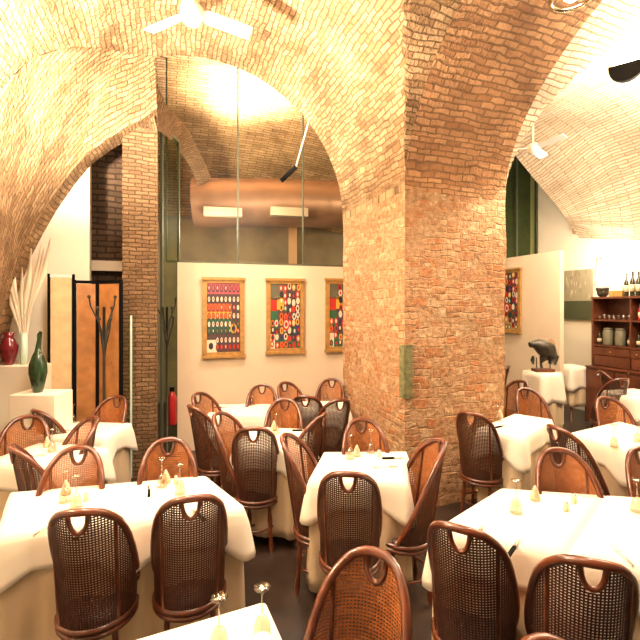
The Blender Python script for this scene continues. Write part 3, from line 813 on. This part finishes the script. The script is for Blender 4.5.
# ------------------------------------------------------------------ left corner: plinths, vases, screen, coat stands
def plinth(px0, px1, py, Y, d, label):
    x0, _, z = P(px0, py, Y); x1 = P(px1, py, Y)[0]
    t = MB().box(((x0+x1)/2, Y+d/2, z/2), (x1-x0, d, z)); o = t.build('plinth', 'white_wall'); b = o.modifiers.new('b', 'BEVEL'); b.width = .006
    return tag(o, label, 'plinth'), z
_, zp = plinth(-8, 37, 366, 3.92, .22, 'taller white plinth carrying the red vase at far left')
_, zq = plinth(9, 55, 395, 3.58, .26, 'lower white plinth carrying the green vase')
x, y, _ = P(9, 365, 4.0)
t = thing('ceramic_vase', 'dark red ceramic vase with flared neck on the taller plinth', 'vase', (x, y, zp))
MB().lathe([(.035, 0), (.05, .03), (.075, .13), (.078, .18), (.05, .24), (.035, .27), (.05, .31), (.042, .312)], n=20).build('body', 'red_glaze', t)
MB().tube([(-.05, 0, .22), (-.085, 0, .26), (-.07, 0, .30), (-.045, 0, .30)], .008, 6).build('handle', 'red_glaze', t)
x, y, _ = P(38, 394, 3.70)
t = thing('bottle_vase', 'tall green bottle shaped vase with long bent neck on the lower plinth', 'vase', (x, y, zq))
MB().lathe([(.035, 0), (.045, .03), (.072, .17), (.070, .24), (.045, .32), (.028, .36)], n=20).build('body', 'green_glaze', t)
MB().tube([(0, 0, .35), (.004, 0, .40), (.012, 0, .46), (.016, 0, .51), (.028, 0, .535)], [.028, .022, .018, .020, .012], 10).build('neck', 'green_glaze', t)
x, y, _ = P(24, 365, 4.04)
t = thing('pampas_vase', 'tall pale glass vase of dried pampas stems lit from beside', 'plant', (x, y, zp))
MB().lathe([(.03, 0), (.035, .1), (.03, .30)], n=14).build('vase', 'glass_edge', t)
for k in range(11):
    rn = random.Random(k); dx = rn.uniform(-.30, .26); hh = rn.uniform(.75, 1.25)
    MB().tube([(0, 0, .05), (dx*.3, 0, hh*.45), (dx*.75, .02, hh*.72), (dx, .03, hh)], [.003, .004, .028, .003], 6).build('stem', 'pampas', t)
# folding screen
t = thing('folding_screen', 'three-leaf wooden folding screen, one leaf pale and two orange, in dark posts', 'screen')
for (xa, Ya, xb, Yb, ty, m_) in ((49, 4.20, 73.5, 4.28, 278, 'wood_pale'), (75, 4.28, 97, 4.38, 284, 'wood_org'), (99, 4.38, 121, 4.30, 284, 'wood_org')):
    a = P(xa, ty, Ya); b = P(xb, ty, Yb); L = sqrt((b[0]-a[0])**2+(b[1]-a[1])**2); an = math.atan2(b[1]-a[1], b[0]-a[0]); z = (a[2]+b[2])/2
    MB().box(((a[0]+b[0])/2, (a[1]+b[1])/2, z/2+.02), (L-.03, .025, z-.04), an).build('leaf', m_, t)
    for q in (a, b): MB().box((q[0], q[1], z/2+.02), (.022, .035, z+.04), an).build('post', 'black', t)
    MB().box(((a[0]+b[0])/2, (a[1]+b[1])/2, z+.02), (L, .03, .03), an).build('rail', 'white' if m_ == 'wood_pale' else 'black', t)
def coat_stand(px, Y, top, label, seed):
    x = (px-320)/F*Y; t = thing('coat_stand', label, 'coat stand', (x, Y, 0)); rn = random.Random(seed)
    MB().tube([(0, 0, .02), (0, 0, top*.6), (0, 0, top-.15)], .014, 8).build('pole', 'iron', t)
    MB().lathe([(.15, 0), (.15, .015), (.02, .03)], n=20).build('base', 'iron', t)
    for k in range(6):
        a = 2*pi*k/6+.4; hh = top-.05-.11*(k % 3); r = .10+.03*(k % 2)
        br = MB().tube([(0, 0, hh-.42), (r*.35*cos(a), r*.35*sin(a), hh-.25), (r*.9*cos(a), r*.9*sin(a), hh-.09), (r*cos(a), r*sin(a), hh)], .008, 6).build('branch', 'iron', t)
        MB().lathe([(.004, -.018), (.016, -.008), (.018, .002), (.012, .014), (.003, .019)], c=(r*cos(a), r*sin(a), hh), n=10).build('knob', 'iron', br)
coat_stand(104, 4.15, 2.0, 'black branching coat stand before the wooden screen', 1)
coat_stand(167, 5.05, 2.0, 'black branching coat stand right of the brick pier', 2)
x, y, z = P(172, 400, 5.25)
t = thing('fire_extinguisher', 'red fire extinguisher at the end of the left partition', 'fire extinguisher', (x, y, .38))
MB().lathe([(.05, 0), (.055, .02), (.055, .34), (.03, .40), (.015, .42)], n=16).build('cylinder', 'red', t)
MB().box((0, 0, .44), (.05, .03, .05)).build('valve', 'black', t)

# ------------------------------------------------------------------ sculpture on the tall stand
x, y, _ = P(543, 372, 5.98)
t = thing('animal_sculpture', 'dark bronze animal head sculpture with reddish disc on the tall stand', 'sculpture', (x, y, .933))
MB().box((0, 0, .02), (.26, .16, .04)).build('base', 'wood_dark', t)
MB().tube([(-.02, 0, .05), (-.03, 0, .12), (.0, 0, .18), (.03, 0, .22)], [.02, .015, .05, .08], 12).build('neck', 'bronze', t)
MB().tube([(.15, .0, .22), (.08, 0, .30), (.0, 0, .34), (-.08, 0, .38), (-.14, 0, .385), (-.19, 0, .38)], [.06, .11, .12, .085, .05, .04], 14).build('head', 'bronze', t)
MB().tube([(.13, 0, .10), (.15, 0, .2), (.10, 0, .3)], [.05, .07, .05], 12).build('shoulder', 'bronze', t)
MB().tube([(-.14, 0, .10), (-.15, 0, .16), (-.14, 0, .22)], [.012, .03, .015], 8).build('hanging_weight', 'bronze', t)
m_ = MB(); pts = [(.13+.085*cos(a), .05, .30+.16*sin(a)) for a in [2*pi*k/20 for k in range(20)]]
for p in pts: m_.v.append(p)
for p in pts: m_.v.append((p[0], .075, p[2]))
m_.face(list(range(20))); m_.face(list(range(39, 19, -1)))
for k in range(20): m_.face([k, 20+k, 20+(k+1) % 20, (k+1) % 20])
m_.build('disc', 'trim', t)
for s_ in (-.09, .1): MB().tube([(s_, 0, .04), (s_*1.05, 0, .2)], .008, 6).build('rod', 'iron', t)

# ------------------------------------------------------------------ wooden shelves at right (local x along -v i.e. toward camera, front at local y=0)
CO = AB(6.42, 4.86); cab = thing('shelf_unit', 'dark red-brown open shelf unit with drawers below, against the right wall', 'shelves', CO, TH-pi/2)
W_ = 1.75
def cb(name, x0, x1, y0, y1, z0, z1, m='wood_dark', par=cab):
    return MB().box(((x0+x1)/2, (y0+y1)/2, (z0+z1)/2), (x1-x0, y1-y0, z1-z0)).build(name, m, par)
cb('side_panel', 0, .03, 0, .36, .92, 2.01); cb('side_panel', W_-.03, W_, 0, .36, .92, 2.01)
cb('top_board', 0, W_, -.01, .36, 1.98, 2.01); cb('back_board', 0, W_, .345, .36, .92, 2.0)
for z in (1.64, 1.24): cb('shelf', .03, W_-.03, 0, .345, z-.012, z+.012)
for x in (.60, .80, 1.2): cb('divider', x-.012, x+.012, .005, .345, 1.1, 1.98)
for (x0, x1) in ((.04, .6), (.62, .8), (.82, 1.2), (1.22, W_-.04)):
    d = cb('drawer', x0, x1, -.012, .01, 1.10, 1.215)
    MB().lathe([(.012, -.01), (.012, .01)], c=((x0+x1)/2, -.025, 1.155), n=8).build('knob', 'gold', d)
for (x0, x1) in ((.04, .6), (.62, 1.2), (1.22, W_-.04)): cb('panel', x0, x1, -.002, .01, .93, 1.09)
lc = thing('base_cabinet', 'plain brown base cabinet with small pale knobs under the open shelves', 'cabinet', AB(6.30, 4.86), TH-pi/2)
cb('body', 0, W_+.1, 0, .50, .04, .90, 'wood_dark', lc); cb('worktop', -.01, W_+.11, -.02, .51, .895, .915, 'wood_dark', lc)
for i in range(4):
    dd = cb('door', .03+i*.45, .45+i*.45, -.018, .004, .08, .86, 'wood_dark', lc)
    MB().lathe([(.012, -.012), (.016, 0), (.012, .012)], c=(.22+i*.45, -.03, .80), n=8).build('knob', 'white', dd)
def onshelf(x, y, z): # local shelf coords to world
    a = 6.42+y; b = 4.86-x; return AB(a, b, z)
def bottle(x, y, z, label, grp, h=.30, m='bottle'):
    t = thing('wine_bottle', label, 'bottle', onshelf(x, y, z), 0, grp)
    MB().lathe([(.028, 0), (.03, .01), (.03, h*.6), (.011, h*.76), (.011, h)], n=12).build('glass_body', m, t)
    MB().lathe([(.0305, h*.2), (.0305, h*.48)], n=12).build('paper_label', 'label_paper', t)
k = 0
for i in range(14):
    for j in range(2):
        bottle(.50+i*.085+.02*j, .07+.12*j, 2.01, 'dark wine bottle in the '+('front' if j == 0 else 'back')+' row on top of the shelf unit', 'bottles in the '+('front' if j == 0 else 'back')+' row on top of the shelf unit', .32+.07*random.random()+.05*j+.012*i*(i > 5))
for i in range(7):
    o = MB().lathe([(.018, 0), (.022, .05), (.024, .075)], c=(0, 0, 0), n=10).build('small_glass', 'tableglass', None, onshelf(.08+i*.075, .08, 1.652))
    tag(o, 'small clear glass in the row on the upper left shelf', 'glass', 'small glasses on the upper shelf')
for i, lb in enumerate(('left grey-green jar on the lower shelf of the unit', 'right grey-green jar on the lower shelf of the unit')):
    t = thing('storage_jar', lb, 'jar', onshelf(.20+i*.19, .10, 1.252))
    MB().lathe([(.068, 0), (.072, .02), (.072, .22), (.06, .24)], n=16).build('body', 'jar', t); MB().lathe([(.062, .24), (.062, .265), (.02, .27)], n=16).build('lid', 'jar', t)
for i, (x, z) in enumerate(((.68, 1.652), (.88, 1.652), (1.0, 1.652), (.06, 1.252), (.53, 1.252), (.66, 1.252), (.71, 1.252), (.76, 1.252), (.9, 1.252), (1.0, 1.252), (1.1, 1.252))):
    bottle(x, .1, z, ('red bottle in the narrow middle compartment of the shelves', 'dark bottle on the upper right shelf, left one', 'dark bottle on the upper right shelf, right one', 'slim bottle left of the two grey-green jars', 'slim bottle right of the two grey-green jars', 'first small bottle in the lower narrow compartment', 'second small bottle in the lower narrow compartment', 'third small bottle in the lower narrow compartment', 'bottle on the lower right shelf nearest the divider', 'middle bottle on the lower right shelf', 'bottle on the lower right shelf nearest the photo edge')[i], None, .25 if z > 1.5 else .20, 'red' if i == 0 else 'bottle')
o = MB().lathe([(.02, 0), (.05, .03), (.055, .05)], n=14).build('cup', 'white', None, onshelf(.745, .08, 1.652)); tag(o, 'small white cup in the narrow middle compartment', 'cup')
o = MB().lathe([(.04, 0), (.075, .03), (.085, .09), (.08, .10), (.095, .105), (.095, .15), (.07, .15)], n=20).build('flower_pot', 'bronze', None, onshelf(.10, .12, 2.01)); tag(o, 'dark round pot at the left end on top of the shelf unit', 'pot')
t = thing('wooden_box', 'pale box with white cover beside the dark pot on the shelf unit', 'box', onshelf(.34, .14, 2.01), TH-pi/2)
MB().box((0, 0, .045), (.20, .16, .09)).build('body', 'gold', t); MB().box((0, 0, .125), (.19, .15, .07)).build('cover', 'white', t)
# arched lamp above
lx, ly, lz = AB(6.72, 4.83, 2.62)
t = thing('wall_lamp', 'small white glass wall lamp glowing above the shelf unit', 'lamp', (lx, ly, lz))
MB().lathe([(.02, -.15), (.05, -.05), (.055, .06), (.02, .13)], n=14).build('shade', 'bulb', t)
MB().tube([(0, 0, -.12), (-.03, .05, .02), (-.02, .2, .05), (.02, .3, -.1), (.02, .33, -.42)], .008, 6).build('arm', 'chrome', t)

# ------------------------------------------------------------------ ceiling fans and lamps
def fan(loc, s, rots, label):
    t = thing('ceiling_fan', label, 'fan', loc)
    MB().lathe([(.01, -.11*s), (.07*s, -.10*s), (.10*s, -.04*s), (.10*s, .03*s), (.06*s, .07*s), (.02*s, .08*s)], n=22).build('motor_housing', 'white', t)
    MB().tube([(0, 0, .06*s), (0, 0, .5*s)], .014*s, 8).build('rod', 'white', t)
    for r in rots:
        r = radians(r); c_, s_ = cos(r), sin(r); mb = MB(); v = []
        for (q, w) in ((.09, .03), (.13, .055), (.5, .065), (.56, .06)):
            for k in (-1, 1):
                for dz in (.006, -.006):
                    X = q*s; Yy = w*s*k; v.append((X*c_-Yy*s_, X*s_+Yy*c_, dz*s-.02*s*k))
        mb.v = v
        for i in range(3):
            b = i*4
            mb.face([b, b+4, b+6, b+2]); mb.face([b+1, b+3, b+7, b+5]); mb.face([b, b+1, b+5, b+4]); mb.face([b+2, b+6, b+7, b+3])
        mb.face([0, 2, 3, 1]); mb.face([12, 13, 15, 14]); mb.build('blade', 'white', t)
x, y, z = P(192, 12, 3.1)
fan((x, y, z), .82, (32, 152, -88), 'white ceiling fan hanging from the brick vault at upper left')
x, y, z = P(533, 148, 4.9)
fan((x, y, z), .7, (-65, 45, 170), 'small white ceiling fan under the pale vault right of the pillar')
# black bowl uplighter
x, y, z = P(627, 66, 3.9)
t = thing('hanging_lamp', 'black half-round lamp with flat top hanging under the right vault', 'lamp', (x, y, z), radians(-36))
hs = MB(); n_ = 20
for yy in (-.03, .03):
    for k in range(n_+1): hs.v.append((.145*cos(pi+pi*k/n_), yy, .16*sin(pi+pi*k/n_)+.02))
hs.face(list(range(n_+1))); hs.face(list(range(2*n_+1, n_, -1)))
for k in range(n_): hs.face([k+1, k, n_+1+k, n_+2+k], sm=True)
hs.face([0, n_, 2*n_+1, n_+1]); o = hs.build('housing', 'black', t)
MB().box((0, 0, .03), (.20, .03, .015)).build('bulb', 'bulb', t)
MB().tube([(0, 0, .03), (0, 0, .5)], .006, 6).build('rod', 'white', t)
x, y, z = P(572, -3, 2.9)
t = thing('ring_lamp', 'chrome ring lamp at the very top edge above the right vault', 'lamp', (x, y, z))
MB().tube([(.13*cos(a), .13*sin(a), 0) for a in [2*pi*k/28 for k in range(28)]], .016, 8, closed=True).build('ring', 'chrome', t)
MB().tube([(-.13, 0, 0), (0, 0, .0), (.13, 0, 0)], .008, 6).build('crossbar', 'chrome', t)
MB().lathe([(.03, -.02), (.05, .0), (.03, .04)], n=14).build('bulb', 'bulb', t)
MB().tube([(0, 0, .03), (0, 0, .45)], .006, 6).build('cord', 'chrome', t)
a = P(281, 181, 5.2); b = P(296, 167, 5.2)
t = thing('spotlight', 'slim black spotlight hanging before the far vault above the duct', 'lamp')
MB().tube([a, b], .028, 10).build('housing', 'black', t)
MB().tube([b, P(307, 128, 5.2), P(312, 108, 5.2)], .012, 6).build('cable', 'white', t)

# ------------------------------------------------------------------ light
def point(loc, w, col=(1, .78, .52), r=.15):
    l = bpy.data.lights.new('lamp', 'POINT'); l.energy = w; l.color = col; l.shadow_soft_size = r
    o = bpy.data.objects.new('point_light', l); o.location = loc; COL.objects.link(o); return o
def spot(loc, tgt, w, ang, col=(1, .78, .52), r=.1):
    l = bpy.data.lights.new('spot', 'SPOT'); l.energy = w; l.color = col; l.shadow_soft_size = r; l.spot_size = radians(ang); l.spot_blend = .6
    o = bpy.data.objects.new('spot_light', l); o.location = loc
    o.rotation_euler = (Vector(tgt)-Vector(loc)).to_track_quat('-Z', 'Y').to_euler(); COL.objects.link(o); return o
WARM = (1, .84, .65)
point(AB(-.1, 2.7, 2.8), 75, WARM, .25)  # this and the next two points: added overhead fill, no lamps hang there
point(AB(.4, .9, 3.5), 34, WARM, .25)
point(AB(4.4, 2.4, 3.4), 130, WARM, .25)
for (X, Y, e) in ((-1.2, 2.5, 62), (.15, 3.0, 74), (-.7, 4.3, 68), (1.5, 2.3, 70), (-.2, 1.3, 48), (-2.0, 3.6, 45), (2.2, 3.7, 95), (3.4, 5.2, 90)):  # added spots without fittings, to brighten the cloth tops
    spot((X, Y, 3.5), (X, Y, 0), e, 125, WARM, .12)
spot(AB(-1.1, 2.5, 2.6), AB(-1.0, 2.9, 4.6), 2000, 160, WARM, .12)
point(AB(-1.45, 4.25, 2.3), 80, WARM, .1)
x, y, z = P(250, 130, 6.2); spot((x, y, z), (x, y-.1, z+1.5), 420, 150, WARM, .12)
spot(AB(4.9, 2.2, 3.2), AB(4.9, 1.9, 4.7), 1200, 150, WARM, .15)
point(AB(5.2, 4.4, 3.2), 55, WARM, .2)
point((lx-.25, ly-.1, lz), 30, WARM, .08)
x, y, z = P(260, 150, 5.9); point((x, y-.1, 3.2), 55, WARM, .2)
point((-.7, 4.7, 3.3), 45, WARM, .2)
point((-1.6, 6.2, 3.0), 45, WARM, .2)
w = bpy.data.worlds.new('world'); SC.world = w; w.use_nodes = True
w.node_tree.nodes['Background'].inputs[0].default_value = (1, .84, .64, 1); w.node_tree.nodes['Background'].inputs[1].default_value = .16

# ------------------------------------------------------------------ camera
cam = bpy.data.cameras.new('camera'); co = bpy.data.objects.new('camera', cam); COL.objects.link(co)
co.location = (0, 0, H); co.rotation_euler = (pi/2, 0, 0); cam.sensor_width = 36; cam.lens = F/640*36; cam.shift_y = -(320-HY)/640; cam.clip_start = .05
SC.camera = co
SC.view_settings.view_transform = 'Standard'; SC.view_settings.look = 'None'; SC.view_settings.gamma = 1; SC.view_settings.exposure = 0.42
SC.view_settings.use_curve_mapping = False
SC.cycles.max_bounces = 6; SC.cycles.transparent_max_bounces = 12
